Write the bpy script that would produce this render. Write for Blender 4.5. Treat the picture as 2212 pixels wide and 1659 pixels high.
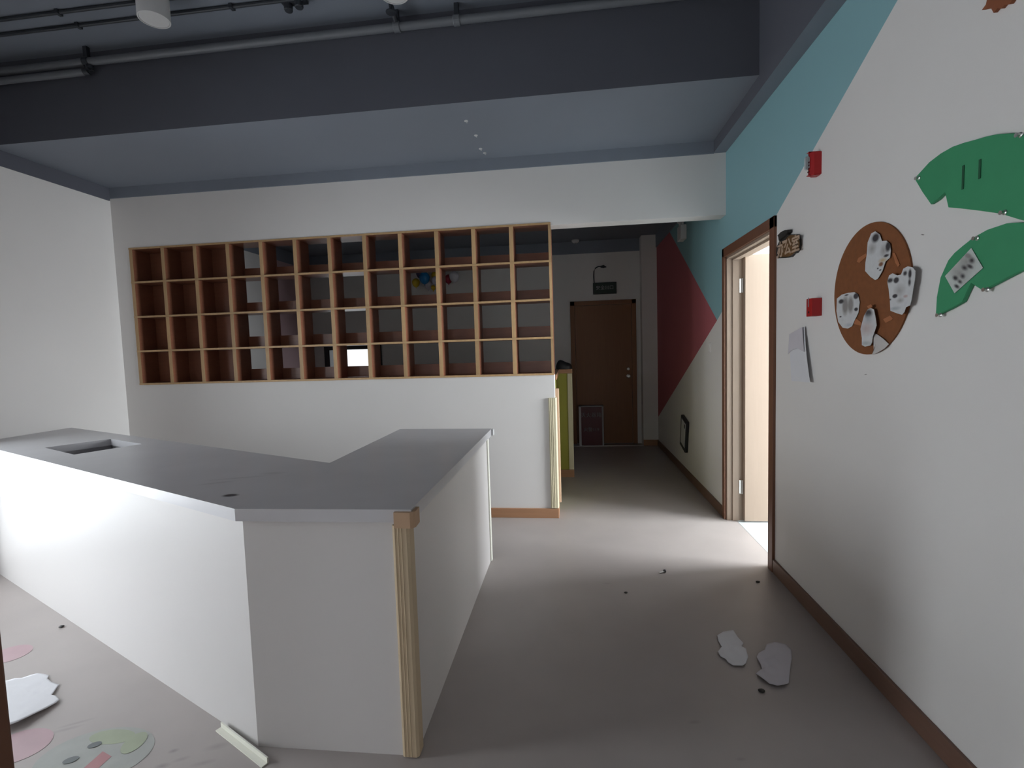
import bpy, bmesh, math, random
from mathutils import Vector, Matrix, noise
random.seed(7)
for o in list(bpy.data.objects): bpy.data.objects.remove(o)
SC = bpy.context.scene
COL = SC.collection

# ------------------------------------------------------------------ camera
F, YAW, PITCH, ROLL, H = 1062.75, -0.1194, 0.0683, -0.0306, 1.375   # focal length in pixels of a 2212x1659 frame
def rot():
    cy, sy = math.cos(YAW), math.sin(YAW); cp, sp = math.cos(PITCH), math.sin(PITCH); cr, sr = math.cos(ROLL), math.sin(ROLL)
    A = Matrix(((cy,-sy,0),(sy,cy,0),(0,0,1))); B = Matrix(((1,0,0),(0,0,-1),(0,1,0)))
    P = Matrix(((1,0,0),(0,cp,-sp),(0,sp,cp))); Q = Matrix(((cr,-sr,0),(sr,cr,0),(0,0,1)))
    return Q @ P @ B @ A
RM = rot()
cd = bpy.data.cameras.new('camera'); cam = bpy.data.objects.new('camera', cd); COL.objects.link(cam)
cd.sensor_width = 36; cd.sensor_fit = 'HORIZONTAL'; cd.lens = F/2212*36; cd.clip_start = 0.02
r0, r1, r2 = RM[0], RM[1], RM[2]
cam.matrix_world = Matrix(((r0[0],-r1[0],-r2[0],0),(r0[1],-r1[1],-r2[1],0),(r0[2],-r1[2],-r2[2],H),(0,0,0,1)))
SC.camera = cam
def ray(px): return RM.transposed() @ Vector((px[0]-1106, px[1]-829.5, F))
CO = Vector((0,0,H))
def onX(px, x): d = ray(px); return CO + d*(x/d.x)
def onY(px, y): d = ray(px); return CO + d*(y/d.y)
def onZ(px, z): d = ray(px); return CO + d*((z-H)/d.z)

# ------------------------------------------------------------------ world, lights, exposure
w = bpy.data.worlds.new('overcast_sky'); SC.world = w; w.use_nodes = True
bg = w.node_tree.nodes['Background']; bg.inputs[0].default_value = (0.92, 0.96, 1.0, 1); bg.inputs[1].default_value = 1.15
def area(name, loc, rot_e, sx, sy, power, color):
    l = bpy.data.lights.new(name, 'AREA'); l.shape = 'RECTANGLE'; l.size = sx; l.size_y = sy; l.energy = power; l.color = color
    o = bpy.data.objects.new(name, l); COL.objects.link(o); o.location = loc; o.rotation_euler = rot_e; return o
TILT = 0.24                                                  # overcast sky light enters downwards
for nm, y, wy, pw in (('daylight_left_glazing', 2.08, 0.92, 17), ('daylight_left_glazing_near', 0.82, 0.66, 27)):
    l_ = area(nm, (-4.06, y, 1.02), (0, -math.pi/2+TILT, 0), 1.85, wy, pw, (0.88, 0.95, 1.0)); l_.data.spread = math.radians(140)
l_ = area('daylight_side_room_window', (3.93, 3.17, 1.55), (0, math.pi/2-0.2, 0), 1.5, 1.36, 275, (0.90, 0.955, 1.0))
l_ = area('added_fill_lobby', (-0.375, -1.93, 1.15), (math.pi/2, 0, 0), 1.0, 1.9, 3.5, (0.97, 0.98, 1.0))  # added weak fill light behind the camera, brightens the room from an unseen lobby
SC.view_settings.view_transform = 'Standard'; SC.view_settings.look = 'None'; SC.view_settings.gamma = 1
SC.view_settings.use_curve_mapping = False; SC.view_settings.exposure = 0.27

# ------------------------------------------------------------------ materials
def lin(c):
    return tuple(((v/255)/12.92 if v/255 <= 0.04045 else ((v/255+0.055)/1.055)**2.4) for v in c)
MATS = {}
class NT:
    def __init__(s, m): s.t = m.node_tree; s.n = s.t.nodes; s.l = s.t.links
    def add(s, typ, **k):
        n = s.n.new(typ)
        for a, v in k.items(): setattr(n, a, v)
        return n
    def link(s, a, b): s.l.new(a, b)
    def math(s, op, a, b=None, clamp=False):
        n = s.add('ShaderNodeMath', operation=op); n.use_clamp = clamp
        for i, v in ((0, a), (1, b)):
            if v is None: continue
            if isinstance(v, (int, float)): n.inputs[i].default_value = v
            else: s.link(v, n.inputs[i])
        return n.outputs[0]
    def mix(s, fac, a, b):
        n = s.add('ShaderNodeMix', data_type='RGBA')
        for i, v in ((0, fac), (6, a), (7, b)):
            if isinstance(v, (int, float)): n.inputs[i].default_value = v
            elif isinstance(v, tuple): n.inputs[i].default_value = (*v[:3], 1)
            else: s.link(v, n.inputs[i])
        return n.outputs[2]
def mat(name, col, rough=0.6, var=0.06, scale=6.0, bump=0.0, bscale=60.0, spec=0.5, metal=0.0, hook=None, rnd=0.0, stretch=(1,1,1)):
    m = bpy.data.materials.new(name); m.use_nodes = True; T = NT(m); b = T.n['Principled BSDF']
    b.inputs['Roughness'].default_value = rough; b.inputs['Specular IOR Level'].default_value = spec; b.inputs['Metallic'].default_value = metal
    tc = T.add('ShaderNodeTexCoord').outputs['Object']
    mp = T.add('ShaderNodeMapping'); mp.inputs['Scale'].default_value = stretch; T.link(tc, mp.inputs[0])
    nz = T.add('ShaderNodeTexNoise'); nz.inputs['Scale'].default_value = scale; nz.inputs['Detail'].default_value = 4; T.link(mp.outputs[0], nz.inputs['Vector'])
    f = T.math('MULTIPLY_ADD', nz.outputs[0], 2*var); f.node.inputs[2].default_value = 1 - var
    if rnd:
        oi = T.add('ShaderNodeObjectInfo'); g = T.math('MULTIPLY_ADD', oi.outputs['Random'], 2*rnd); g.node.inputs[2].default_value = 1-rnd
        f = T.math('MULTIPLY', f, g)
    base = (*col[:3],)
    if hook: base = hook(T, tc, base)
    vm = T.add('ShaderNodeVectorMath', operation='SCALE')
    if isinstance(base, tuple): vm.inputs[0].default_value = base
    else: T.link(base, vm.inputs[0])
    T.link(f, vm.inputs['Scale']); T.link(vm.outputs[0], b.inputs['Base Color'])
    if bump:
        n2 = T.add('ShaderNodeTexNoise'); n2.inputs['Scale'].default_value = bscale; T.link(mp.outputs[0], n2.inputs['Vector'])
        bp = T.add('ShaderNodeBump'); bp.inputs['Strength'].default_value = bump; bp.inputs['Distance'].default_value = 0.004
        T.link(n2.outputs[0], bp.inputs['Height']); T.link(bp.outputs[0], b.inputs['Normal'])
    MATS[name] = m
    return m
def ellipses(T, tc, base, axes, lst):
    """flat print: soft ellipses (u, v, ru, rv, angle, colour, softness) in two object axes"""
    sp = T.add('ShaderNodeSeparateXYZ'); T.link(tc, sp.inputs[0]); out = base
    for (u, v, ru, rv, an, c, soft) in lst:
        du = T.math('SUBTRACT', sp.outputs[axes[0]], u); dv = T.math('SUBTRACT', sp.outputs[axes[1]], v)
        ca, sa = math.cos(an), math.sin(an)
        a = T.math('ADD', T.math('MULTIPLY', du, ca/ru), T.math('MULTIPLY', dv, sa/ru))
        b = T.math('ADD', T.math('MULTIPLY', du, -sa/rv), T.math('MULTIPLY', dv, ca/rv))
        d = T.math('SQRT', T.math('ADD', T.math('MULTIPLY', a, a), T.math('MULTIPLY', b, b)))
        m = T.math('DIVIDE', T.math('SUBTRACT', 1.0, d), soft, clamp=True)
        out = T.mix(m, out, c)
    return out

WALL = (0.785, 0.76, 0.738)
GREY = (0.225, 0.25, 0.295)
mat('white_wall_paint', WALL, 0.75, 0.03, 2.0, 0.05, 220)
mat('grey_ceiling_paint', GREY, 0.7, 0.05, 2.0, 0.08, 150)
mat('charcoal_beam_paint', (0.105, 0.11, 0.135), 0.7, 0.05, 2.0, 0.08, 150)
mat('white_counter_panel', (0.67, 0.645, 0.635), 0.45, 0.015, 2.0)
XR, YB, XL, YF = 1.187, 3.948, -3.948, 7.10
def wall_right_paint(T, tc, base):
    # teal and pink flat colour fields painted on the wall, bounded by straight lines in the wall plane (Y, Z)
    sp = T.add('ShaderNodeSeparateXYZ'); T.link(tc, sp.inputs[0]); y, z = sp.outputs[1], sp.outputs[2]
    def half(p, q, sgn):      # 1 on one side of the line p-q
        (a, b), (c, d) = p, q
        v = T.math('SUBTRACT', T.math('MULTIPLY', T.math('SUBTRACT', y, a), d-b), T.math('MULTIPLY', T.math('SUBTRACT', z, b), c-a))
        return T.math('GREATER_THAN', T.math('MULTIPLY', v, sgn), 0.0)
    tip = onX((1549, 692), XR); tip = (tip.y, tip.z)
    u1 = onX((1938, 2), XR); u2 = onX((1468, 541), XR); l2 = onX((1432, 884), XR)
    a = (u1.y, u1.z); b = (u2.y, u2.z); c = (l2.y, l2.z)
    teal = T.math('MULTIPLY', half(tip, a, 1), half(tip, b, -1))
    pink = T.math('MULTIPLY', half(tip, b, 1), half(tip, c, -1))
    o = T.mix(teal, base, (0.26, 0.47, 0.51))
    o = T.mix(pink, o, (0.47, 0.13, 0.15))
    m1, m2 = onX((1993, 507), XR), onX((1870, 809), XR)
    return ellipses(T, tc, o, (1, 2), [(m1.y, m1.z, 0.011, 0.0025, 0.3, (0.2, 0.18, 0.16), 0.6), (m2.y, m2.z, 0.012, 0.002, -0.15, (0.3, 0.27, 0.25), 0.6)])
mat('right_wall_paint', WALL, 0.75, 0.03, 2.0, 0.05, 220, hook=wall_right_paint)
def wall_left_paint(T, tc, base):
    sp = T.add('ShaderNodeSeparateXYZ'); T.link(tc, sp.inputs[0])
    return T.mix(T.math('GREATER_THAN', sp.outputs[1], 6.33), base, (0.55, 0.38, 0.40))
mat('left_wall_paint', WALL, 0.75, 0.03, 2.0, 0.05, 220, hook=wall_left_paint)
def floor_dirt(T, tc, base):
    d = tuple(v*0.6 for v in base); e = tuple(v*0.78 for v in base); l = []
    for (px, ru, rv, an, c) in (((375,1622),0.02,0.012,0.4,d),((392,1640),0.035,0.012,0.5,e),((440,1648),0.05,0.014,0.4,e),((165,1562),0.07,0.010,0.55,e),((145,1575),0.06,0.012,0.5,e),((470,1612),0.05,0.02,0.4,e),((350,1655),0.03,0.015,0.3,d),((1500,1560),0.03,0.012,0.2,e),((1600,1640),0.02,0.01,0.2,e),((1310,1260),0.03,0.01,0,e)):
        p = onZ(px, 0); l.append((p.x, p.y, ru, rv, an, c, 1.3))
    return ellipses(T, tc, base, (0, 1), l)
mat('grey_vinyl_floor', (0.385, 0.347, 0.33), 0.42, 0.10, 3.5, 0.03, 90, hook=floor_dirt)
mat('pale_tile_floor', (0.50, 0.55, 0.56), 0.35, 0.03, 3)
mat('brown_baseboard', (0.175, 0.095, 0.065), 0.45, 0.14, 7, stretch=(0.6, 0.6, 8))
mat('tan_wood_trim', (0.41, 0.215, 0.115), 0.45, 0.14, 7, stretch=(0.6, 0.6, 8))
mat('brown_door_frame', (0.185, 0.078, 0.042), 0.45, 0.12, 8, stretch=(6, 6, 0.6))
mat('light_wood_door', (0.34, 0.26, 0.20), 0.45, 0.05, 8, stretch=(8, 8, 0.5))
mat('dark_wood_door', (0.25, 0.105, 0.04), 0.5, 0.15, 8, stretch=(8, 8, 0.5))
mat('reddish_shelf_wood', (0.26, 0.105, 0.060), 0.32, 0.2, 9, rnd=0.12, stretch=(1, 1, 5))
mat('pine_shelf_edge', (0.52, 0.335, 0.165), 0.5, 0.18, 14, rnd=0.16, stretch=(3, 1, 0.7))
mat('cream_foam', (0.66, 0.60, 0.42), 0.7, 0.05, 12, 0.08, 120)
mat('orange_foam', (0.50, 0.33, 0.21), 0.7, 0.07, 12, 0.1, 120)
mat('tan_foam', (0.58, 0.46, 0.31), 0.7, 0.07, 12, 0.1, 120)
mat('pale_foam', (0.78, 0.77, 0.68), 0.7, 0.04, 12, 0.05, 120)
mat('yellow_green_paint', (0.36, 0.34, 0.055), 0.65, 0.05, 6)
mat('grey_metal_pipe', (0.17, 0.18, 0.20), 0.45, 0.1, 10, spec=0.5)
mat('dark_fitting', (0.035, 0.04, 0.05), 0.5, 0.1, 10)
mat('white_plastic', (0.68, 0.68, 0.68), 0.4, 0.02, 10)
mat('steel', (0.62, 0.62, 0.60), 0.3, 0.05, 20, metal=0.9)
mat('red_plastic', (0.42, 0.012, 0.014), 0.35, 0.05, 20)
mat('red_cabinet', (0.10, 0.009, 0.012), 0.4, 0.05, 20)
mat('black_plastic', (0.018, 0.018, 0.02), 0.45, 0.1, 20)
mat('clear_lens', (0.55, 0.62, 0.64), 0.12, 0.05, 60, 0.4, 90, spec=0.8)
mat('grey_label', (0.34, 0.33, 0.34), 0.5, 0.2, 90)
mat('white_letters', (0.22, 0.21, 0.21), 0.6, 0.02, 10)
mat('green_sign', (0.012, 0.03, 0.02), 0.4, 0.05, 10)
mat('cork_sheet', (0.22, 0.075, 0.022), 0.8, 0.18, 40, 0.25, 260)
mat('white_backing', (0.55, 0.52, 0.50), 0.7, 0.04, 10)
mat('orange_tape', (0.40, 0.145, 0.06), 0.45, 0.12, 30)
mat('green_foam_board', (0.045, 0.30, 0.135), 0.7, 0.08, 14, 0.06, 160)
mat('dark_slit', (0.012, 0.09, 0.04), 0.8, 0.05, 20)
mat('brown_foam', (0.27, 0.085, 0.035), 0.75, 0.12, 30, 0.1, 100)
mat('plaque_brown', (0.155, 0.075, 0.022), 0.5, 0.2, 14)
mat('plaque_dark', (0.022, 0.02, 0.018), 0.5, 0.2, 20)
mat('plaque_letters', (0.50, 0.36, 0.26), 0.5, 0.1, 40)
mat('white_paper', (0.74, 0.74, 0.77), 0.75, 0.03, 14, 0.12, 30)
mat('lilac_paper', (0.62, 0.59, 0.63), 0.75, 0.04, 14, 0.12, 30)
mat('glass_clear', (1, 1, 1), 0.02)
g = NT(MATS['glass_clear']); g.n['Principled BSDF'].inputs['Transmission Weight'].default_value = 1.0; g.n['Principled BSDF'].inputs['IOR'].default_value = 1.01
mat('balloon_yellow', (0.75, 0.50, 0.02), 0.18, 0.02)
mat('balloon_blue', (0.02, 0.22, 0.52), 0.18, 0.02)
mat('balloon_white', (0.72, 0.70, 0.76), 0.18, 0.02)
mat('balloon_red', (0.40, 0.03, 0.06), 0.18, 0.02)
mat('balloon_navy', (0.05, 0.05, 0.12), 0.2, 0.02)
def top_marks(T, tc, base):
    dk = (0.07, 0.07, 0.085)
    a = onZ((498, 1070), 0.87); st = onZ((470, 1043), 0.87); s2 = onZ((590, 1022), 0.87); s3 = onZ((520, 1032), 0.87)
    d2 = (base[0]*0.72, base[1]*0.72, base[2]*0.72)
    out = ellipses(T, tc, base, (0, 1), [(st.x, st.y, 0.10, 0.02, 0.5, d2, 1.2), (s3.x, s3.y, 0.16, 0.018, 0.35, d2, 1.2), (s2.x, s2.y, 0.07, 0.03, 0.1, d2, 1.2), (a.x, a.y, 0.036, 0.024, 0.1, dk, 0.5)])
    return out
mat('grey_stone_top', (0.58, 0.57, 0.59), 0.30, 0.09, 5, hook=top_marks)
M = MATS

# ------------------------------------------------------------------ mesh helpers
def tag(o, label=None, cat=None, group=None, kind=None):
    if label: o['label'] = label
    if cat: o['category'] = cat
    if group: o['group'] = group
    if kind: o['kind'] = kind
    return o
def link(name, me, material, parent=None, origin=None):
    """mesh given in world coordinates; origin (default: centre of its base) becomes the object's location"""
    if origin is None:
        xs = [v.co.x for v in me.vertices]; ys = [v.co.y for v in me.vertices]; zs = [v.co.z for v in me.vertices]
        origin = Vector(((min(xs)+max(xs))/2, (min(ys)+max(ys))/2, min(zs)))
    origin = Vector(origin)
    me.transform(Matrix.Translation(-origin))
    for m_ in (material if isinstance(material, (list, tuple)) else [material]): me.materials.append(M[m_])
    o = bpy.data.objects.new(name, me); COL.objects.link(o)
    if parent is not None:
        o.parent = parent; p = parent; off = Vector()
        while p is not None: off += p.location; p = p.parent
        o.location = origin - off
    else: o.location = origin
    return o
def thing(name, label, cat, loc, group=None):
    o = bpy.data.objects.new(name, None); COL.objects.link(o); o.location = loc; o.empty_display_size = 0.1
    return tag(o, label, cat, group)
class B:
    """collects shapes (world coordinates) into one mesh"""
    def __init__(s): s.bm = bmesh.new()
    def box(s, x0, x1, y0, y1, z0, z1, bev=0.0, front=None, bottom=None):
        vs = [s.bm.verts.new(c) for c in ((x0,y0,z0),(x1,y0,z0),(x1,y1,z0),(x0,y1,z0),(x0,y0,z1),(x1,y0,z1),(x1,y1,z1),(x0,y1,z1))]
        fs = [s.bm.faces.new([vs[i] for i in f]) for f in ((3,2,1,0),(4,5,6,7),(0,1,5,4),(1,2,6,5),(2,3,7,6),(3,0,4,7))]
        if front is not None: fs[2].material_index = front
        if bottom is not None: fs[0].material_index = bottom
        if bev: bmesh.ops.bevel(s.bm, geom=list({e for f in fs for e in f.edges}), offset=bev, segments=2, profile=0.6, affect='EDGES')
        return s
    def prism(s, pts, off, bev=0.0):
        """closed 3-D outline extruded by vector off"""
        off = Vector(off); a = [s.bm.verts.new(p) for p in pts]; b = [s.bm.verts.new(Vector(p)+off) for p in pts]; n = len(pts)
        f0 = s.bm.faces.new(a); f1 = s.bm.faces.new(b[::-1]); fs = [f0, f1]
        for i in range(n): fs.append(s.bm.faces.new((a[i], b[i], b[(i+1) % n], a[(i+1) % n])))
        bmesh.ops.recalc_face_normals(s.bm, faces=fs)
        if bev: bmesh.ops.bevel(s.bm, geom=list(f1.edges)+list(f0.edges), offset=bev, segments=2, affect='EDGES')
        return s
    def tube(s, path, r, n=14, cap=True):
        path = [Vector(p) for p in path]; rings = []
        rr = r if isinstance(r, (list, tuple)) else [r]*len(path)
        for i, p in enumerate(path):
            t = (path[min(i+1, len(path)-1)] - path[max(i-1, 0)]).normalized()
            up = Vector((0,0,1)) if abs(t.z) < 0.9 else Vector((1,0,0))
            u = t.cross(up).normalized(); v = u.cross(t)
            rings.append([s.bm.verts.new(p + (u*math.cos(2*math.pi*k/n) + v*math.sin(2*math.pi*k/n))*rr[i]) for k in range(n)])
        for a, b in zip(rings, rings[1:]):
            for k in range(n): s.bm.faces.new((a[k], a[(k+1) % n], b[(k+1) % n], b[k]))
        if cap: s.bm.faces.new(rings[0][::-1]); s.bm.faces.new(rings[-1])
        return s
    def lathe(s, c, prof, n=28, axis='z'):
        c = Vector(c); rings = []
        def P(r, h, k):
            a = 2*math.pi*k/n; x, y = r*math.cos(a), r*math.sin(a)
            return c + (Vector((x, y, h)) if axis == 'z' else Vector((h, x, y)) if axis == 'x' else Vector((x, h, y)))
        for r, h in prof: rings.append([s.bm.verts.new(P(max(r, 1e-4), h, k)) for k in range(n)])
        for a, b in zip(rings, rings[1:]):
            for k in range(n): s.bm.faces.new((a[k], a[(k+1) % n], b[(k+1) % n], b[k]))
        s.bm.faces.new(rings[0][::-1]); s.bm.faces.new(rings[-1]); return s
    def grid(s, fn, nu, nv):
        vs = [[s.bm.verts.new(fn(i/nu, j/nv)) for j in range(nv+1)] for i in range(nu+1)]
        for i in range(nu):
            for j in range(nv): s.bm.faces.new((vs[i][j], vs[i+1][j], vs[i+1][j+1], vs[i][j+1]))
        return s
    def mesh(s, name, smooth=False):
        bmesh.ops.recalc_face_normals(s.bm, faces=s.bm.faces[:])
        me = bpy.data.meshes.new(name); s.bm.to_mesh(me); s.bm.free()
        if smooth:
            for p in me.polygons: p.use_smooth = True
            try: me.set_sharp_from_angle(angle=math.radians(40))
            except Exception: pass
        return me
    def obj(s, name, material, parent=None, origin=None, smooth=False): return link(name, s.mesh(name, smooth), material, parent, origin)
def struct(b, name, material, parent=None, origin=(0, 0, 0)):
    o = b.obj(name, material, parent, origin)
    if parent is None: o['kind'] = 'structure'
    return o
def text_mesh(name, body, size, M4, material, parent, depth=0.0008, bold=0.0):
    cu = bpy.data.curves.new(name, 'FONT'); cu.body = body; cu.size = size; cu.align_x = 'CENTER'; cu.align_y = 'CENTER'; cu.extrude = depth; cu.offset = bold; cu.resolution_u = 2
    t = bpy.data.objects.new(name, cu); COL.objects.link(t); bpy.context.view_layer.update()
    me = bpy.data.meshes.new_from_object(t.evaluated_get(bpy.context.evaluated_depsgraph_get()))
    bpy.data.objects.remove(t); bpy.data.curves.remove(cu)
    me.transform(M4); me.materials.clear()
    return link(name, me, material, parent)
def face_minus_x(c, u=None):      # text plane facing -X, reading towards -Y
    u = Vector(u or (0,-1,0)).normalized(); v = Vector((-1,0,0)).cross(u); n = Vector((-1,0,0))
    return Matrix(((u.x,v.x,n.x,c[0]),(u.y,v.y,n.y,c[1]),(u.z,v.z,n.z,c[2]),(0,0,0,1)))
def face_minus_y(c): return Matrix(((1,0,0,c[0]),(0,0,-1,c[1]),(0,1,0,c[2]),(0,0,0,1)))

# ------------------------------------------------------------------ room shell
ZC, ZS, T_ = 3.42, 2.885, 0.14
YN = -0.55                                                   # wall behind the camera
struct(B().box(XL-0.3, XR+0.07, -2.0, YF+0.25, -0.12, 0), 'floor', 'grey_vinyl_floor')
struct(B().box(XR+0.07, 4.1, 0.6, 4.4, -0.12, 0.001), 'floor_side_room', 'pale_tile_floor')
struct(B().box(XL-0.3, XR+T_, -2.0, 3.06, ZC, ZC+0.12), 'ceiling', 'grey_ceiling_paint')
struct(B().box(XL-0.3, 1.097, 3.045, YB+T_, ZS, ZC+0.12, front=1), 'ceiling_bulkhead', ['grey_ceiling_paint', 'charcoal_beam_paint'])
struct(B().box(XL-0.3, XR+T_, YB+T_, YF+0.25, 2.87, 3.0), 'ceiling_back_room', 'grey_ceiling_paint')
struct(B().box(XR+T_, 4.1, 0.6, 4.4, 2.72, 2.84), 'ceiling_side_room', 'white_wall_paint')
# left wall with the tall glazing beside the entrance
GY0, GY1, GZ0, GZ1, GM0, GM1 = 0.45, 2.58, 0.06, 2.15, 1.19, 1.58
b = B().box(XL-0.22, XL, -2.0, GY0, 0, ZC).box(XL-0.22, XL, GM0, GM1, GZ0, GZ1).box(XL-0.22, XL, GY1, YF+0.2, 0, ZC).box(XL-0.22, XL, GY0, GY1, GZ1, ZC).box(XL-0.22, XL, GY0, GY1, 0, GZ0)
struct(b, 'wall_left', 'left_wall_paint')
# right wall with the doorway
DY0, DY1, DZ = 3.085, 3.955, 2.035                           # clear opening inside the architrave
b = B().box(XR, XR+T_, -2.0, DY0, 0, ZC).box(XR, XR+T_, DY1, YF+0.2, 0, ZC).box(XR, XR+T_, DY0, DY1, DZ, ZC)
struct(b, 'wall_right', 'right_wall_paint')
# back wall: low wall, strip beside the shelf, wall above, lintel over the passage
CX0, CX1, CZ0, CZ1 = -3.805, -0.131, 1.168, 2.368
WT = 0.19
b = B().box(XL, CX1, YB, YB+WT, 0, CZ0).box(XL, CX0, YB, YB+WT, CZ0, CZ1).box(XL, CX1, YB, YB+T_, CZ1, 2.885).box(CX1, XR, YB, YB+T_, 2.345, 2.885)
struct(b, 'wall_back', 'white_wall_paint')
struct(B().box(XL-0.2, -0.85, YN-0.12, YN, 0, ZC).box(0.10, XR+0.1, YN-0.12, YN, 0, ZC).box(-0.85, 0.10, YN-0.12, YN, 2.1, ZC), 'wall_front', 'white_wall_paint')
struct(B().box(-1.3, -0.9, -2.0, -1.9, 0, 2.4).box(0.15, 0.6, -2.0, -1.9, 0, 2.4).box(-0.9, 0.15, -2.0, -1.9, 2.12, 2.4).box(-0.9, 0.15, -2.0, -1.9, 0, 0.18).box(-1.4, -1.3, -2.0, YN-0.12, 0, 2.4).box(0.6, 0.7, -2.0, YN-0.12, 0, 2.4).box(-1.4, 0.7, -2.0, YN-0.12, 2.4, 2.5), 'wall_entrance_lobby', 'white_wall_paint')
# far end of the back room, window opening, door recess, column
WX0, WX1, WZ0, WZ1 = -3.70, -2.80, 0.62, 1.545
b = B().box(XL, WX0, YF, YF+0.2, 0, 2.87).box(WX1, XR, YF, YF+0.2, 0, 2.87).box(WX0, WX1, YF, YF+0.2, 0, WZ0).box(WX0, WX1, YF, YF+0.2, WZ1, 2.87)
struct(b, 'wall_far', 'white_wall_paint')
struct(B().box(0.985, XR, 6.93, YF, 0, 2.87), 'wall_far_column', 'white_wall_paint')
# side room shell
b = B().box(3.95, 4.1, 0.6, 2.39, 0, 2.72).box(3.95, 4.1, 3.88, 4.4, 0, 2.72).box(3.95, 4.1, 2.39, 3.88, 0, 0.75).box(3.95, 4.1, 2.39, 3.88, 2.35, 2.72)
b.box(XR+T_, 4.1, 4.25, 4.4, 0, 2.72).box(XR+T_, 4.1, 0.6, 0.72, 0, 2.72)
struct(b, 'wall_side_room', 'white_wall_paint')
# grey bands where the ceiling colour comes down the walls, boxed-in beam along the right wall
struct(B().box(1.097, XR, YN, YB, 2.80, ZC, bottom=1), 'trim_1', ['charcoal_beam_paint', 'grey_ceiling_paint'])  # underside coloured lighter than the sides to make up for weak bounce light
struct(B().box(XL, 1.10, YB-0.012, YB, 2.796, ZS), 'trim_2', 'grey_ceiling_paint')
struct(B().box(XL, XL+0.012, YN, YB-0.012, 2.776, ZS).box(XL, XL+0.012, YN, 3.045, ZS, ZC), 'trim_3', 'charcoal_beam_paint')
struct(B().box(XL, 0.985, YF-0.012, YF, 2.70, 2.87).box(XL, XL+0.012, YB+T_, YF, 2.70, 2.87).box(XR-0.012, XR, YB+T_, 6.93, 2.70, 2.87), 'trim_4', 'grey_ceiling_paint')
# baseboards
def base(name, *boxes, m='tan_wood_trim'):
    b = B()
    for q in boxes: b.box(*q, bev=0.003)
    struct(b, name, m)
base('baseboard_back', (XL, CX1+0.012, YB-0.014, YB, 0, 0.079), (CX1, CX1+0.013, YB, YB+WT, 0, 0.079))
base('baseboard_right', (XR-0.014, XR, YN, 3.02, 0, 0.082), (XR-0.014, XR, 4.02, 6.93, 0, 0.082), m='brown_baseboard')
base('baseboard_left', (XL, XL+0.014, GY1+0.06, YB, 0, 0.08))
base('baseboard_column', (0.985, XR-0.014, 6.916, 6.93, 0, 0.08))
# threshold strip in front of the far door
struct(B().box(0.0, 0.98, 6.90, 6.925, 0, 0.006, 0.002), 'trim_5', 'steel')

# ------------------------------------------------------------------ doors and windows
def frame_parts(root, x, depth):
    pass
d1 = bpy.data.objects.new('door_1', None); COL.objects.link(d1); d1.location = (XR, 3.52, 0); d1['kind'] = 'structure'
d1['label'] = 'light wood door standing open in a brown frame beside the name plaque'
AW = 0.062
def part(b, name, m, parent, **k): return b.obj(name, m, parent, **k)
part(B().box(XR-0.016, XR+0.012, DY0-AW, DY0+0.004, 0, DZ+AW, 0.003), 'architrave', 'brown_door_frame', d1)
part(B().box(XR-0.016, XR+0.012, DY1-0.004, DY1+AW-0.02, 0, DZ+AW, 0.003), 'architrave', 'brown_door_frame', d1)
part(B().box(XR-0.016, XR+0.012, DY0-AW, DY1+AW-0.02, DZ-0.004, DZ+AW, 0.003), 'architrave', 'brown_door_frame', d1)
part(B().box(XR+0.002, XR+T_-0.002, DY1-0.022, DY1, 0, DZ, 0.002).box(XR+0.04, XR+0.085, DY1-0.036, DY1-0.02, 0, DZ, 0.002), 'jamb', 'light_wood_door', d1)
part(B().box(XR+0.002, XR+T_-0.002, DY0, DY0+0.022, 0, DZ, 0.002).box(XR+0.04, XR+0.085, DY0+0.02, DY0+0.036, 0, DZ, 0.002), 'jamb', 'light_wood_door', d1)
part(B().box(XR+0.002, XR+T_-0.002, DY0, DY1, DZ-0.022, DZ, 0.002).box(XR+0.04, XR+0.085, DY0, DY1, DZ-0.036, DZ-0.02, 0.002), 'head_jamb', 'light_wood_door', d1)
leaf = part(B().box(XR+0.115, XR+0.115+0.80, DY1-0.078, DY1-0.036, 0.012, 2.028, 0.003), 'leaf', 'light_wood_door', d1)
for z in (1.755, 0.215):
    h = B().box(XR+0.088, XR+0.112, DY1-0.036, DY1-0.031, z, z+0.105, 0.001).tube([(XR+0.108, DY1-0.045, z), (XR+0.108, DY1-0.045, z+0.105)], 0.006, 10)
    part(h, 'hinge', 'steel', d1)
part(B().lathe((XR+0.84, DY1-0.078, 1.0), [(0.026, 0), (0.026, -0.008), (0.011, -0.010), (0.011, -0.045)], 20, 'y').box(XR+0.74, XR+0.85, DY1-0.128, DY1-0.116, 0.99, 1.01, 0.004), 'handle', 'steel', leaf)
# far door
d2 = bpy.data.objects.new('door_2', None); COL.objects.link(d2); d2.location = (0.46, YF, 0); d2['kind'] = 'structure'
d2['label'] = 'dark closed wooden door at the end of the passage'
part(B().box(0.012, 0.075, YF-0.03, YF-0.004, 0, 2.035, 0.003), 'architrave', 'dark_wood_door', d2)
part(B().box(0.862, 0.925, YF-0.03, YF-0.004, 0, 2.035, 0.003), 'architrave', 'dark_wood_door', d2)
part(B().box(0.012, 0.925, YF-0.03, YF-0.004, 1.975, 2.035, 0.003), 'architrave', 'dark_wood_door', d2)
lf2 = part(B().box(0.078, 0.859, YF-0.022, YF-0.004, 0.008, 1.972, 0.002), 'leaf', 'dark_wood_door', d2)
part(B().lathe((0.808, YF-0.022, 1.064), [(0.022, 0), (0.022, -0.010), (0.015, -0.014)], 18, 'y'), 'lock', 'steel', lf2)
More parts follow.
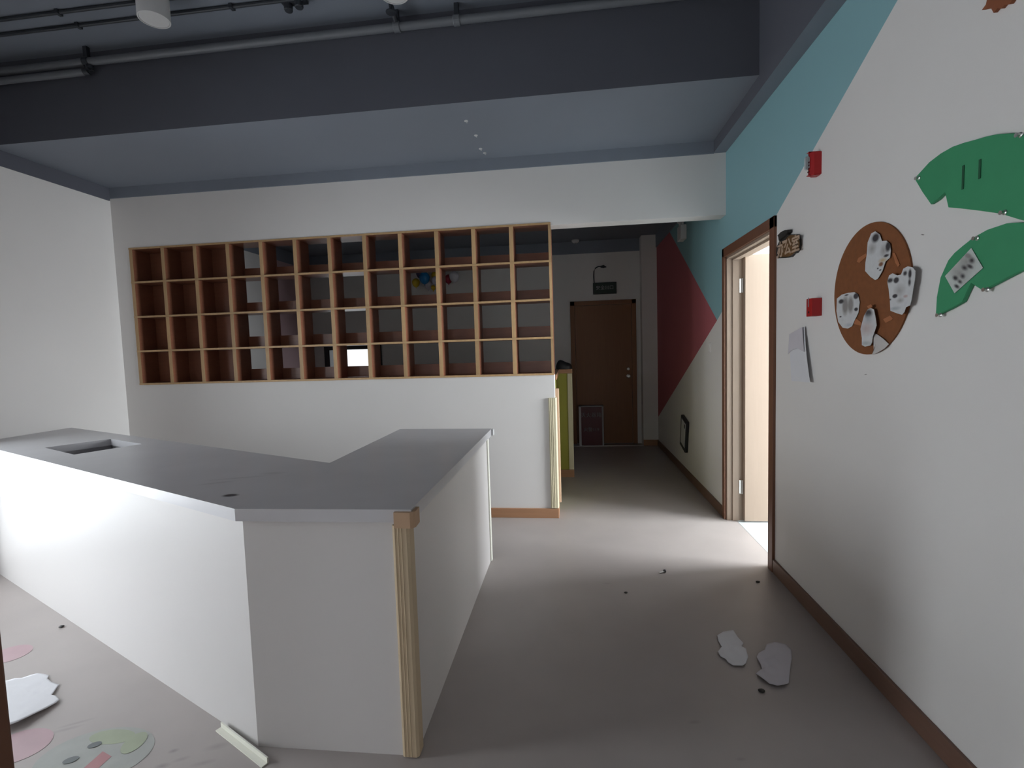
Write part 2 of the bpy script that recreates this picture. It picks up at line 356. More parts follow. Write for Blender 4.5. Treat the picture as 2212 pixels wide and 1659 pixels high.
part(B().lathe((0.806, YF-0.022, 0.965), [(0.024, 0), (0.024, -0.010), (0.010, -0.012), (0.010, -0.035), (0.024, -0.045), (0.026, -0.06), (0.016, -0.07)], 18, 'y'), 'knob', 'steel', lf2)
# open door leaf beside the camera
d3 = bpy.data.objects.new('door_3', None); COL.objects.link(d3); d3.location = (-0.79, 0.05, 0); d3['kind'] = 'structure'
d3['label'] = 'brown wooden entrance door leaf seen edge-on at the left border'
ey = 0.55; ex = -1.393*ey
lf3 = part(B().box(ex-0.042, ex, YN+0.02, ey, 0.01, 2.05, 0.003), 'leaf', 'brown_door_frame', d3)
part(B().lathe((ex, ey-0.08, 1.0), [(0.026, 0), (0.026, 0.008), (0.011, 0.010), (0.011, 0.045)], 20, 'x').box(ex+0.038, ex+0.05, ey-0.19, ey-0.07, 0.99, 1.01, 0.004), 'handle', 'steel', lf3)
part(B().box(-0.91, -0.85, YN-0.13, YN+0.012, 0, 2.16, 0.003).box(0.10, 0.16, YN-0.13, YN+0.012, 0, 2.16, 0.003).box(-0.91, 0.16, YN-0.13, YN+0.012, 2.1, 2.16, 0.003), 'frame', 'brown_door_frame', d3)
# window_1: dark framed window in the far wall
w1 = bpy.data.objects.new('window_1', None); COL.objects.link(w1); w1.location = ((WX0+WX1)/2, YF, WZ0); w1['kind'] = 'structure'
w1['label'] = 'bright window in a black frame seen through the wooden shelf'
def ring(x0, x1, z0, z1, t, y0, y1, xr=None):
    return B().box(x0, x0+t, y0, y1, z0, z1).box((x1-t) if xr is None else xr, x1, y0, y1, z0, z1).box(x0+t, x1-t, y0, y1, z0, z0+t).box(x0+t, x1-t, y0, y1, z1-t, z1)
part(ring(WX0, WX1, WZ0, WZ1, 0.085, YF-0.015, YF+0.10, WX1-0.15), 'frame', 'black_plastic', w1)
part(B().box(WX0+0.08, WX1-0.14, YF+0.05, YF+0.056, WZ0+0.08, WZ1-0.08), 'pane', 'glass_clear', w1)
# window_2: tall glazing in the left wall
w2 = bpy.data.objects.new('window_2', None); COL.objects.link(w2); w2.location = (XL, (GY0+GY1)/2, GZ0); w2['kind'] = 'structure'
w2['label'] = 'tall glazing in the left wall beside the counter'
for y0, y1 in ((GY0, GM0), (GM1, GY1)):
    b = B()
    for y in (y0, y1-0.05): b.box(XL-0.21, XL-0.15, y, y+0.05, GZ0, GZ1)
    for z in (GZ0, GZ1-0.05): b.box(XL-0.21, XL-0.15, y0+0.05, y1-0.05, z, z+0.05)
    part(b, 'frame', 'white_plastic', w2)
    part(B().box(XL-0.185, XL-0.179, y0+0.05, y1-0.05, GZ0+0.05, GZ1-0.05), 'pane', 'glass_clear', w2)
w3 = bpy.data.objects.new('window_3', None); COL.objects.link(w3); w3.location = (4.0, 3.0, 0.75); w3['kind'] = 'structure'
w3['label'] = 'window of the bright room behind the open door'
b = B()
for y in (2.39, 3.11, 3.83): b.box(4.03, 4.09, y, y+0.05, 0.75, 2.35)
for z in (0.75, 2.30): b.box(4.03, 4.09, 2.39, 3.88, z, z+0.05)
part(b, 'frame', 'white_plastic', w3)
for y0, y1 in ((2.44, 3.11), (3.16, 3.83)): part(B().box(4.055, 4.061, y0, y1, 0.80, 2.30), 'pane', 'glass_clear', w3)

w4 = bpy.data.objects.new('window_added', None); COL.objects.link(w4); w4.location = (-0.375, -1.97, 0.18); w4['kind'] = 'structure'  # unseen lobby window, added to go with the fill light
w4['label'] = 'added glazing for the lobby fill light behind the camera'
part(ring(-0.9, 0.15, 0.18, 2.12, 0.05, -1.995, -1.955), 'frame', 'white_plastic', w4)
part(B().box(-0.85, 0.10, -1.978, -1.972, 0.23, 2.07), 'pane', 'glass_clear', w4)
# ------------------------------------------------------------------ reception counter
CT = 0.87
A_, B_, C_, D_, E_ = Vector((-1.137,1.506,0)), Vector((-0.524,1.512,0)), Vector((-0.520,3.145,0)), Vector((-1.148,3.170,0)), Vector((-1.142,2.179,0))
Fp, Lp = Vector((XL+0.003, 3.435, 0)), Vector((XL+0.003, 2.785, 0))
cnt = thing('reception_counter', 'white angled reception counter with a grey stone top', 'counter', (-1.6, 2.3, 0))
# stone top with a rectangular cut-out
hole = [onZ(p, CT) for p in ((96, 967), (239, 948), (306, 959), (160, 982))]
outer = [A_, B_, C_, D_, E_, Fp, Lp]
bm = bmesh.new()
def tess(outline, holes):
    from mathutils.geometry import tessellate_polygon
    loops = [outline]+holes; pts = [p for l in loops for p in l]
    return pts, tessellate_polygon([[Vector((p.x, p.y, 0)) for p in l] for l in loops])
pts, tris = tess(outer, [hole])
z0, z1 = CT-0.043, CT
vt = [bm.verts.new((p.x, p.y, z1)) for p in pts]; vb = [bm.verts.new((p.x, p.y, z0)) for p in pts]
for t in tris: bm.faces.new([vt[i] for i in t]); bm.faces.new([vb[i] for i in t][::-1])
def rim(i0, n):
    for k in range(n):
        a, c = i0+k, i0+(k+1) % n; bm.faces.new((vt[a], vt[c], vb[c], vb[a]))
rim(0, 7); rim(7, 4)
bb = B(); bb.bm.free(); bb.bm = bm
me = bb.mesh('top')
top = link('top', me, 'grey_stone_top', cnt, origin=(0, 0, 0))
# body panels: outline inset under the top, one panel for each side
def off_poly(pts, d):
    n = len(pts); out = []
    for i in range(n):
        p, q, r = pts[i-1], pts[i], pts[(i+1) % n]
        e1, e2 = (q-p).normalized(), (r-q).normalized(); n1, n2 = Vector((-e1.y, e1.x, 0)), Vector((-e2.y, e2.x, 0))
        k = 1 + n1.dot(n2); out.append(q + (n1+n2)*(d/k))
    return out
inn = off_poly(outer, 0.028); inn2 = off_poly(outer, 0.046)
inn[5] = inn[5].copy(); names = ['end_panel', 'side_panel', 'rear_panel', 'inner_panel', 'inner_panel', None, 'front_panel']
for i, nm in enumerate(names):
    if not nm: continue
    j = (i+1) % 7; P = [inn[i], inn[j], inn2[j], inn2[i]]
    for p in P: p.x = max(p.x, XL+0.004)
    part(B().prism([(p.x, p.y, 0.0) for p in P], (0, 0, z0)), nm, 'white_counter_panel', cnt)
# dark inside of the cable cut-out
hc = sum(hole, Vector())/4
hb = [hc + (p-hc)*1.06 for p in hole]
bx = B()
for i in range(4):
    p, q = hb[i], hb[(i+1) % 4]; o_ = ((p+q)/2 - hc).normalized()*0.012
    bx.prism([(p.x, p.y, z0-0.16), (q.x, q.y, z0-0.16), (q.x+o_.x, q.y+o_.y, z0-0.16), (p.x+o_.x, p.y+o_.y, z0-0.16)], (0, 0, 0.159))
bx.prism([(p.x, p.y, z0-0.172) for p in hb], (0, 0, 0.012))
part(bx, 'cable_box', 'grey_label', cnt)
# foam guards: L profile strips wrapped round vertical edges
def guard(name, label, x, y, sx, sy, z0, z1, m, w=0.045, t=0.012, ribs=True, parent=None):
    """L-shaped foam strip on the corner (x, y); its legs run sx along X and sy along Y (signs), thickness outwards"""
    g_ = thing(name, label, 'foam guard', (x, y, z0), 'foam edge guards') if parent is None else parent
    ox, oy = -sx*t, -sy*t
    prof = [(x+sx*w, y), (x+sx*w, y+oy*0.75), (x+sx*(w-0.006), y+oy), (x+ox*0.3, y+oy), (x+ox, y+oy*0.3), (x+ox, y+sy*(w-0.006)), (x+ox*0.75, y+sy*w), (x, y+sy*w), (x, y)]
    st_ = part(B().prism([(p[0], p[1], z0) for p in prof], (0, 0, z1-z0)), 'strip' if parent is None else 'corner_guard', m, g_)
    if parent is not None: st_['label'] = label; g_ = st_
    if ribs:
        for k in (0.3, 0.55, 0.8):
            part(B().tube([(x+sx*w*k, y+oy, z0+0.002), (x+sx*w*k, y+oy, z1-0.002)], 0.0022, 8), 'rib', m, g_)
    return g_
cb, cc = inn[1], inn[2]
guard('foam_corner_guard', 'tan ribbed foam strip on the near corner of the counter', cb.x, cb.y, -1, 1, 0.004, z0-0.016, 'tan_foam', parent=cnt)
t = 0.012
prof = [(B_.x-0.055, B_.y-0.001), (B_.x-0.055, B_.y-t), (B_.x, B_.y-t-0.002), (B_.x+t*0.7, B_.y-t*0.6), (B_.x+t+0.002, B_.y+0.002), (B_.x+t, B_.y+0.05), (B_.x+0.001, B_.y+0.05), (B_.x+0.001, B_.y-0.001)]
gc = part(B().prism([(p[0], p[1], CT-0.058) for p in prof], (0, 0, 0.052)), 'corner_cushion', 'orange_foam', cnt)
prof2 = [(B_.x-0.055, B_.y-0.002), (B_.x+0.002, B_.y-0.002), (B_.x+0.002, B_.y+0.05), (B_.x-0.024, B_.y+0.05), (B_.x-0.024, B_.y+0.012), (B_.x-0.055, B_.y+0.012)]
part(B().prism([(p[0], p[1], CT-0.057) for p in prof2], (0, 0, 0.0135)), 'lower_return', 'orange_foam', gc)
guard('foam_corner_guard', 'pale foam strip on the rear corner of the counter side', cc.x, cc.y, -1, -1, 0.004, z0-0.004, 'pale_foam', 0.03, 0.010, False, cnt)
gc['label'] = 'orange-tan foam cushion'
part(B().prism([(C_.x+0.001, C_.y-0.03, CT-0.045), (C_.x+0.014, C_.y-0.03, CT-0.045), (C_.x+0.014, C_.y+0.012, CT-0.045), (C_.x-0.02, C_.y+0.012, CT-0.045), (C_.x-0.02, C_.y+0.001, CT-0.045), (C_.x+0.001, C_.y+0.001, CT-0.045)], (0, 0, 0.043), 0.003), 'corner_cushion', 'white_plastic', cnt)

# ------------------------------------------------------------------ guards at the end of the low wall
guard('foam_corner_guard', 'cream ribbed foam strip on the front edge of the low back wall', CX1, YB, -1, 1, 0.083, 0.985, 'cream_foam', 0.052, 0.014)
guard('foam_corner_guard', 'orange-tan foam strip on the rear edge of the low back wall', CX1, YB+WT, -1, -1, 0.083, 1.045, 'orange_foam', 0.05, 0.030, False)

# ------------------------------------------------------------------ wooden pigeonhole shelf
cub = thing('pigeonhole_shelf', 'long wooden pigeonhole shelf set in the back wall, twelve columns by four rows', 'shelf', ((CX0+CX1)/2, YB, CZ0))
SD = 0.20
WM = ['reddish_shelf_wood', 'pine_shelf_edge']
vx = [CX0+0.017] + [onY((px, yy), YB).x for px, yy in ((352,604),(424,602),(494,594),(570,583),(641,578),(717,573),(794,578),(873,583),(952,578),(1031,577),(1108,570))] + [CX1-0.010]
n = 12; vx = [vx[0] + (vx[-1]-vx[0])*i/n if 0 < i < n else vx[i] for i in range(n+1)]
hz = [CZ0+0.008, 1.466, 1.767, 2.068, CZ1-0.009]
HT, VT = 0.016, 0.032
def copies(src, places, parent):
    for loc in places:
        o = src.copy(); COL.objects.link(o); o.location = loc
first = None
YS = YB-0.006
for i, z in enumerate(hz):
    part(B().box(CX0, CX1, YS, YS+SD, z-HT/2, z+HT/2, front=1), 'shelf_board', WM, cub)
for j in range(n+1):
    wv = 0.020 if j == n else VT
    for i in range(4):
        za, zb = hz[i]+HT/2, hz[i+1]-HT/2
        part(B().box(vx[j]-wv/2, vx[j]+wv/2, YS+0.002, YS+SD-0.002, za+0.0005, zb-0.0005, front=1), 'divider', WM, cub)
for i in range(4):
    for j in range(n):
        a, c = vx[j]+VT/2, vx[j+1]-(0.010 if j == n-1 else VT/2)
        if j < 3: part(B().box(a+0.001, c-0.001, YS+SD-0.014, YS+SD-0.004, hz[i]+HT/2+0.001, hz[i+1]-HT/2-0.001), 'back_panel', ['reddish_shelf_wood'], cub)
        else: part(B().box(a+0.001, c-0.001, YS+SD-0.018, YS+SD-0.004, hz[i]+HT/2+0.001, hz[i]+HT/2+0.095), 'back_rail', ['reddish_shelf_wood'], cub)

# ------------------------------------------------------------------ low yellow-green partition in the passage
lp = thing('low_partition', 'low yellow-green partition with a wooden cap behind the back wall', 'partition', (-0.4, 5.29, 0))
part(B().box(-1.6, 0.004, 5.24, 5.34, 0.08, 1.115), 'body', 'yellow_green_paint', lp)
part(B().box(-1.6, 0.018, 5.222, 5.358, 1.115, 1.16, 0.004), 'cap', 'tan_wood_trim', lp)
part(B().box(-1.6, 0.016, 5.226, 5.354, 0.0, 0.08, 0.003), 'base', 'tan_wood_trim', lp)
part(B().box(-0.185, -0.135, 4.16, 5.24, 0.0, 1.115), 'side_body', 'yellow_green_paint', lp)
part(B().box(-0.20, -0.118, 4.15, 5.222, 1.115, 1.16, 0.004), 'side_cap', 'tan_wood_trim', lp)
guard('foam_corner_guard', 'olive-grey foam strip on the corner of the yellow-green partition', 0.004, 5.24, -1, 1, 0.083, 1.113, 'cream_foam', 0.042, 0.011, False, lp)
# dark lump on the partition cap
bun = B()
def bf(u, v):
    x = -0.155 + 0.17*u; r = (0.058+0.02*math.sin(u*3.1))*(1-(2*u-1)**6*0.6); a = math.pi*v
    return Vector((x, 5.29 - math.cos(a)*r*0.7, 1.161 + math.sin(a)*r*(1.15+0.25*math.sin(5*u+2*v))))
bun.grid(bf, 14, 10)
tag(bun.obj('dark_lump', 'black_plastic', smooth=True), 'black crumpled bundle lying on the yellow-green partition', 'lump')

# ------------------------------------------------------------------ ceiling fittings
def downlight(px, zb, label):
    c = onZ(px, zb); r = 0.078
    t_ = thing('surface_downlight', label, 'ceiling light', (c.x, c.y, zb), 'round ceiling lights')
    part(B().lathe((c.x, c.y, zb), [(r-0.006, 0.012), (r-0.006, 0), (r, 0), (r+0.001, 0.004), (r, ZC-zb)], 36), 'housing', 'white_plastic', t_, smooth=True)
    part(B().lathe((c.x, c.y, zb), [(r-0.008, 0.002), (r-0.008, 0.010)], 36), 'diffuser', 'white_plastic', t_)
downlight((333, 43), 3.27, 'white round surface ceiling light at the upper left')
downlight((851, -12), 3.27, 'white round ceiling light cut by the top border')
pipe_y = 2.99
def pipe(name, label, z, x0, x1, r, y, group='ceiling pipes'):
    t_ = thing(name, label, 'pipe', ((x0+x1)/2, y, z), group)
    part(B().tube([(x0, y, z), (x1, y, z)], r, 18), 'tube', 'grey_metal_pipe', t_, smooth=True)
    return t_
p1 = pipe('ceiling_pipe', 'long grey pipe under the ceiling along the dark bulkhead', 3.326, XL+0.012, 1.097, 0.024, pipe_y)
for x in (-3.07, -0.985, -0.62):
    part(B().lathe((x-0.02, pipe_y, 3.326), [(0.028, 0), (0.030, 0.004), (0.030, 0.036), (0.028, 0.04)], 18, 'x'), 'coupling', 'dark_fitting' if x == -3.07 else 'grey_metal_pipe', p1)
    part(B().box(x-0.013, x+0.013, pipe_y-0.013, pipe_y+0.013, 3.35, ZC-0.001), 'hanger', 'dark_fitting', p1)
p2 = pipe('ceiling_pipe', 'short grey pipe ending below the long one at the far left', 3.262, XL+0.012, -3.085, 0.021, pipe_y-0.005)
part(B().tube([(-3.09, pipe_y-0.005, 3.262), (-3.065, pipe_y-0.005, 3.264), (-3.055, pipe_y, 3.28), (-3.055, pipe_y, 3.30)], 0.023, 14), 'elbow', 'dark_fitting', p2, smooth=True)
sp = thing('sprinkler_head', 'dark sprinkler head branching above the long ceiling pipe', 'sprinkler', (-0.985, 2.93, 3.33))
part(B().tube([(-0.985, 2.972, 3.345), (-0.985, 2.93, 3.37), (-0.985, 2.90, 3.385)], 0.014, 12), 'branch', 'dark_fitting', sp)
part(B().lathe((-0.985, 2.89, 3.34), [(0.006, 0), (0.03, 0.004), (0.03, 0.008), (0.008, 0.014), (0.012, 0.05)], 14), 'head', 'dark_fitting', sp)
for (pa, pb, lab) in (((0, 42), (430, -8), 'thin dark conduit on the ceiling nearest the camera'), ((0, 70), (700, -1), 'thin dark conduit on the ceiling beside the long pipe')):
    a, c = onZ(pa, 3.405), onZ(pb, 3.405); y = (a.y+c.y)/2
    q = thing('ceiling_conduit', lab, 'conduit', (-1.4, y, 3.40), 'thin ceiling conduits')
    part(B().tube([(XL+0.012, y, 3.408), (1.097, y, 3.408)], 0.011, 10), 'tube', 'dark_fitting', q)
    for x in (-2.9, -1.9, -0.9, 0.1): part(B().box(x-0.01, x+0.01, y-0.018, y+0.018, 3.395, ZC-0.001), 'clip', 'dark_fitting', q)
jb = onZ((637, 12), 3.39)
q = thing('junction_box', 'dark twin spotlight bracket hanging under the ceiling conduit', 'bracket', (jb.x, jb.y, 3.36))
part(B().lathe((jb.x-0.04, jb.y, 3.362), [(0.02, 0), (0.024, 0.006), (0.024, 0.05)], 14), 'left_cup', 'dark_fitting', q)
part(B().lathe((jb.x+0.03, jb.y-0.01, 3.366), [(0.02, 0), (0.024, 0.006), (0.024, 0.05)], 14), 'right_cup', 'dark_fitting', q)
part(B().box(jb.x-0.075, jb.x+0.075, jb.y-0.02, jb.y+0.02, 3.40, ZC-0.001, 0.003), 'plate', 'dark_fitting', q)
hooks = ['tiny white hook on the dropped ceiling, nearest the bulkhead edge', 'tiny white hook on the dropped ceiling, second from the bulkhead edge', 'tiny white hook on the dropped ceiling, third from the bulkhead edge', 'tiny white hook on the dropped ceiling, closest to the back wall']
for p, lab in zip(((1007, 262), (1028, 293), (1038, 322), (1047, 331)), hooks):
    c = onZ(p, ZS-0.004); c.y = min(c.y, YB-0.03)
    q = thing('ceiling_hook', lab, 'hook', (c.x, c.y, ZS-0.016), 'white ceiling hooks')
    part(B().lathe((c.x, c.y, ZS), [(0.013, -0.0005), (0.013, -0.004), (0.006, -0.006)], 16), 'plate', 'white_plastic', q)
    part(B().tube([(c.x, c.y, ZS-0.005), (c.x, c.y, ZS-0.011), (c.x+0.005, c.y, ZS-0.015), (c.x+0.009, c.y, ZS-0.012)], 0.002, 8), 'hook', 'white_plastic', q)

# ------------------------------------------------------------------ right wall: door plaque, alarm devices, paper
def wp(px, x=XR): return onX(px, x)
def cutout(name, pxs, x, th, m, parent, bev=0.0, **k):
    """sheet with the outline pxs standing th proud of the plane X = x"""
    pts = [onX(p, x) for p in pxs]
    return part(B().prism(pts, (-th, 0, 0), bev), name, m, parent, **k)
pl = thing('door_name_plaque', 'brown pot-shaped wooden door plaque with Chinese lettering', 'sign', wp((1707, 557)))
cutout('board', [(1703,511),(1709,506.4),(1727.8,506),(1731,517),(1732,530),(1730,539.7),(1725,546),(1719.6,548),(1713.8,555),(1704,557),(1689.6,557.5),(1684.8,552.7),(1683.4,545.5),(1684.8,535.8),(1686.3,529.6),(1690.6,521),(1697,517)], XR, 0.018, 'plaque_dark', pl)
cutout('face', [(1703,512),(1709,508),(1724,508),(1727,518),(1727.5,530),(1725,538),(1719,543),(1711,551.5),(1703,554.5),(1690.5,555),(1686.5,551),(1685.2,545),(1686.5,536),(1688,530),(1692,522),(1698,518)], XR-0.018, 0.004, 'plaque_brown', pl)
cutout('bow', [(1687,508.8),(1694.5,501),(1704,496.3),(1711,495.8),(1711.4,501),(1707,506),(1700,513),(1691,520),(1689.6,511)], XR-0.004, 0.022, 'plaque_dark', pl, 0.002)
cutout('ear', [(1690,521.5),(1699.5,518),(1698.5,523.5),(1693,527)], XR-0.022, 0.003, 'plaque_letters', pl)
ta, tb = onX((1691.2, 540), XR-0.022), onX((1713.6, 531), XR-0.022)
ang = (tb-ta)
text_mesh('lettering', '办公室', 0.090, face_minus_x(((XR-0.0225), (ta.y+tb.y)/2, (ta.z+tb.z)/2), (0, ang.y, ang.z)), 'plaque_letters', pl, 0.002, 0.0018)

# strobe sounder
sa, sb_ = onX((1758, 332), XR-0.045), onX((1743, 352), XR-0.045)
y0 = onX((1775, 350), XR).y; y1 = onX((1743, 352), XR-0.045).y; z1s = onX((1774, 326), XR).z; z0s = onX((1775, 376), XR).z
st = thing('alarm_sounder', 'red fire alarm sounder with a clear strobe lens high on the wall', 'fire alarm', (XR, (y0+y1)/2, z0s))
part(B().prism([(XR, y0, z0s), (XR-0.030, y0+0.005, z0s), (XR-0.046, y0+0.03, z0s+0.004), (XR-0.046, y1-0.02, z0s+0.004), (XR-0.03, y1, z0s), (XR, y1, z0s)], (0, 0, z1s-z0s), 0.003), 'housing', 'red_plastic', st)
part(B().box(XR-0.062, XR-0.044, y0+0.028, y1-0.018, z1s-0.075, z1s-0.015, 0.007), 'strobe_lens', 'clear_lens', st)
for k in range(4): part(B().box(XR-0.0475, XR-0.045, y0+0.035, y1-0.025, z0s+0.02+0.014*k, z0s+0.026+0.014*k), 'grille_slot', 'red_cabinet', st)
# manual call point
y0 = onX((1776, 660), XR).y; y1 = onX((1742, 665), XR-0.045).y; z1s = onX((1775, 643), XR).z; z0s = onX((1775, 682), XR).z
mc = thing('fire_call_point', 'red manual fire call point beside the door plaque', 'fire alarm', (XR, (y0+y1)/2, z0s))
part(B().box(XR-0.046, XR, y0, y1, z0s, z1s, 0.003), 'housing', 'red_plastic', mc)
part(B().box(XR-0.048, XR-0.0455, y0+0.03, y1-0.02, z0s+0.045, z0s+0.09, 0.001), 'press_panel', 'grey_label', mc)
part(B().lathe((XR-0.046, (y0+y1)/2, z0s+0.02), [(0.005, 0), (0.005, -0.002)], 12, 'x'), 'key_hole', 'black_plastic', mc)
# folded paper taped to the wall
fp = thing('folded_paper', 'white folded sheet of paper taped to the wall below the fire call point', 'paper', wp((1735, 827)))
tl, tr, br, bl = wp((1709, 722)), wp((1742, 705)), wp((1759, 826)), wp((1711, 823))
ml = wp((1706, 760))
def sheet(u, v):
    a = tl.lerp(tr, u); c = bl.lerp(br, u); p = a.lerp(c, v)
    return Vector((XR - 0.003 - 0.016*u**3*(0.35+0.65*v) - 0.004*math.sin(math.pi*v), p.y, p.z))
b = B(); b.grid(sheet, 14, 14); o = part(b, 'sheet', 'white_paper', fp, smooth=True)
fl = [wp((1709,722)), wp((1740,706)), wp((1745,760)), wp((1727,752)), wp((1713,757)), wp((1706,765))]
def flapp(p): return Vector((XR-0.009-0.014*max(0.0, (tl.y-p.y)/0.25)**2, p.y, p.z))
part(B().prism([flapp(p) for p in fl], (-0.001, 0, 0)), 'folded_flap', 'lilac_paper', fp)

# ------------------------------------------------------------------ cork disc with paper cut-outs
cc_ = thing('cork_disc', 'round brown cork pin-up disc with a curling lower edge', 'pinboard', (XR, 2.13, 1.31))
cy, cz, cr = 2.128, 1.572, 0.252
b = B(); ring_pts = []
for k in range(96):
    a = 2*math.pi*k/96; ring_pts.append(Vector((XR-0.001, cy + cr*math.cos(a), cz + cr*1.02*math.sin(a))))
part(b.prism(ring_pts, (-0.006, 0, 0)), 'sheet', 'cork_sheet', cc_)
K = 5.186
def kp(l): return [(1790+x/K, 460+y/K) for x, y in l]
fl_pts = kp([(522,1335),(600,1368),(660,1410),(708,1468),(665,1518),(590,1562),(512,1588),(560,1530),(578,1475),(560,1410)])
fc = sum((onX(p, XR) for p in fl_pts), Vector())/len(fl_pts)
bmf = bmesh.new(); cv = bmf.verts.new((XR-0.022, fc.y, fc.z)); rv = []
for i, p in enumerate(fl_pts):
    q_ = onX(p, XR); lift = (0.010, 0.013, 0.014, 0.010, 0.012, 0.012, 0.009, 0.018, 0.024, 0.018)[i]
    rv.append(bmf.verts.new((XR-lift, q_.y, q_.z)))
for i in range(len(rv)): bmf.faces.new((cv, rv[i], rv[(i+1) % len(rv)]))
bbf = B(); bbf.bm.free(); bbf.bm = bmf
part(bbf, 'curled_edge', 'white_backing', cc_, smooth=True)
def photo_mat(name, base, marks, xp=XR-0.015):
    org = {}
    def hook(T, tc, bs):
        l = []
        for (x, y, rx, ry, c, soft) in marks:
            p = onX((1790+x/K, 460+y/K), xp); p2 = onX((1790+(x+rx)/K, 460+y/K), xp); p3 = onX((1790+x/K, 460+(y+ry)/K), xp)
            l.append((p.y-cy, p.z-cz, 1.35*abs(p2.y-p.y)+1e-4, 1.35*abs(p3.z-p.z)+1e-4, 0, c, soft))
        return ellipses(T, tc, bs, (1, 2), l)
    return mat(name, base, 0.6, 0.10, 60, hook=hook)
DK, MD, PK = (0.05, 0.045, 0.05), (0.28, 0.26, 0.25), (0.50, 0.38, 0.37)
PW = (0.62, 0.625, 0.63)
photo_mat('print_a', PW, [(480,400,45,60,MD,1.2),(610,420,40,70,MD,1.3),(520,280,40,48,DK,0.5),(660,375,28,55,DK,0.5),(640,478,28,16,DK,0.6),(600,530,45,25,(0.55,0.42,0.25),0.8),(580,575,24,22,(0.22,0.1,0.05),0.5),(545,622,9,9,DK,0.5),(572,640,14,8,DK,0.6)])
photo_mat('print_b', PW, [(820,870,60,70,MD,1.4),(715,755,35,26,DK,0.6),(785,752,28,30,DK,0.4),(885,675,22,26,DK,0.6),(940,680,18,50,DK,0.5),(935,775,16,42,DK,0.7),(770,930,26,20,DK,0.4),(890,932,24,16,PK,0.6),(830,980,40,30,MD,1.2),(770,1070,60,22,(0.40,0.43,0.45),0.8),(715,970,14,12,DK,0.8)])
photo_mat('print_c', PW, [(175,1040,32,95,MD,0.5),(235,1030,30,85,MD,0.5),(130,992,28,24,DK,0.5),(295,932,26,30,DK,0.4),(296,1080,19,18,DK,0.4),(190,920,22,8,DK,0.6),(122,1163,12,8,DK,0.5),(215,1255,45,22,(0.45,0.48,0.52),0.9)])
photo_mat('print_d', PW, [(465,1125,42,52,DK,0.6),(440,1290,80,80,PK,1.2),(465,1190,50,50,(0.42,0.43,0.46),1.0),(435,1460,60,25,(0.42,0.45,0.46),0.8)])
cuts = [
 ('print_a', 'black and white paper cut-out of two heads at the top of the cork disc', [(525,205),(575,240),(600,315),(650,310),(690,345),(700,420),(690,500),(640,545),(605,650),(555,735),(525,752),(470,715),(412,650),(415,560),(430,470),(440,330),(480,230)], 0.012),
 ('print_b', 'large paper cut-out overlapping the near edge of the cork disc', [(720,675),(770,700),(815,690),(840,625),(890,597),(945,610),(975,650),(970,740),(950,850),(930,980),(915,1035),(870,1055),(850,1110),(825,1140),(770,1125),(695,1095),(690,990),(675,850),(660,770),(680,700)], 0.022),
 ('print_c', 'paper cut-out overlapping the edge of the cork disc nearest the door', [(290,887),(330,910),(350,1000),(335,1120),(290,1210),(265,1270),(215,1295),(160,1285),(110,1220),(90,1100),(95,960),(150,915),(220,895)], 0.010),
 ('print_d', 'narrow bottle-shaped paper cut-out at the bottom of the cork disc', [(470,1065),(510,1080),(530,1180),(540,1260),(520,1320),(495,1390),(490,1450),(470,1485),(410,1497),(375,1480),(375,1400),(360,1300),(375,1240),(400,1150),(440,1080)], 0.020)]
for m_, lab, l, off in cuts:
    x = XR-off
    b = B().prism([onX(p, x) for p in kp(l)], (-0.0012, 0, 0))
    o = b.obj('paper_cutout', m_, origin=(x, cy, cz)); tag(o, lab, 'paper', 'paper cut-outs on the cork disc')
tapes = [([(318,545),(335,505),(420,452),(432,480),(345,560)], 'strip of orange tape left of the top cut-out'), ([(718,450),(745,448),(800,580),(778,605),(750,560)], 'strip of orange tape right of the top cut-out'), ([(612,1190),(690,1150),(722,1180),(705,1200),(640,1232)], 'piece of orange tape below the large overlapping cut-out'), ([(280,1200),(320,1188),(372,1230),(360,1262),(290,1245)], 'piece of orange tape between the two lower cut-outs'), ([(430,1045),(478,1022),(492,1048),(450,1075)], 'scrap of orange tape holding the bottle-shaped cut-out')]
for l, lab in tapes:
    o = B().prism([onX(p, XR - (0.0085 if 'scrap' not in lab else 0.0225)) for p in kp(l)], (-0.0008, 0, 0)).obj('tape_strip', 'orange_tape'); tag(o, lab, 'tape', 'orange tape pieces')

# ------------------------------------------------------------------ green foam leaves
leaf1 = [(1983,385),(2015,350),(2040,331),(2065.5,316.6),(2090,308),(2116,301),(2140,294),(2162.6,289.5),(2190,287.5),(2212,289),(2260,297),(2310,325),(2350,372),(2375,430),(2340,470),(2300,490),(2260,485),(2212,473.6),(2171,461),(2124.6,454.6),(2090,450.5),(2057,447.5),(2050,416),(2035,430),(2019,441),(2000,414)]
leaf2 = [(2029.6,682.6),(2031.8,641.6),(2040,599),(2057,561.5),(2070,546),(2086.6,532),(2110.7,513),(2141.5,496),(2183.7,482),(2212,480),(2250,484),(2300,497),(2340,530),(2310,560),(2260,570),(2212,586.7),(2171,608),(2133,627.7),(2107.7,612),(2099,629),(2088.7,652),(2065.5,665)]
l1 = thing('foam_leaf', 'green foam leaf board with two slits, the upper one on the right wall', 'wall decoration', wp((2120, 455)), 'green foam leaves')
cutout('board', leaf1, XR-0.001, 0.012, 'green_foam_board', l1, 0.0015)
for pa, pb in (((2082, 357), (2086, 407)), ((2118, 344), (2122, 384))):
    a, c = onX(pa, XR-0.013), onX(pb, XR-0.013)
    part(B().box(XR-0.0150, XR-0.0135, a.y-0.004, a.y+0.004, c.z, a.z, 0.001), 'slit', 'dark_slit', l1)
l2 = thing('foam_leaf', 'green foam leaf board with a photo card, the lower one on the right wall', 'wall decoration', wp((2120, 630)), 'green foam leaves')
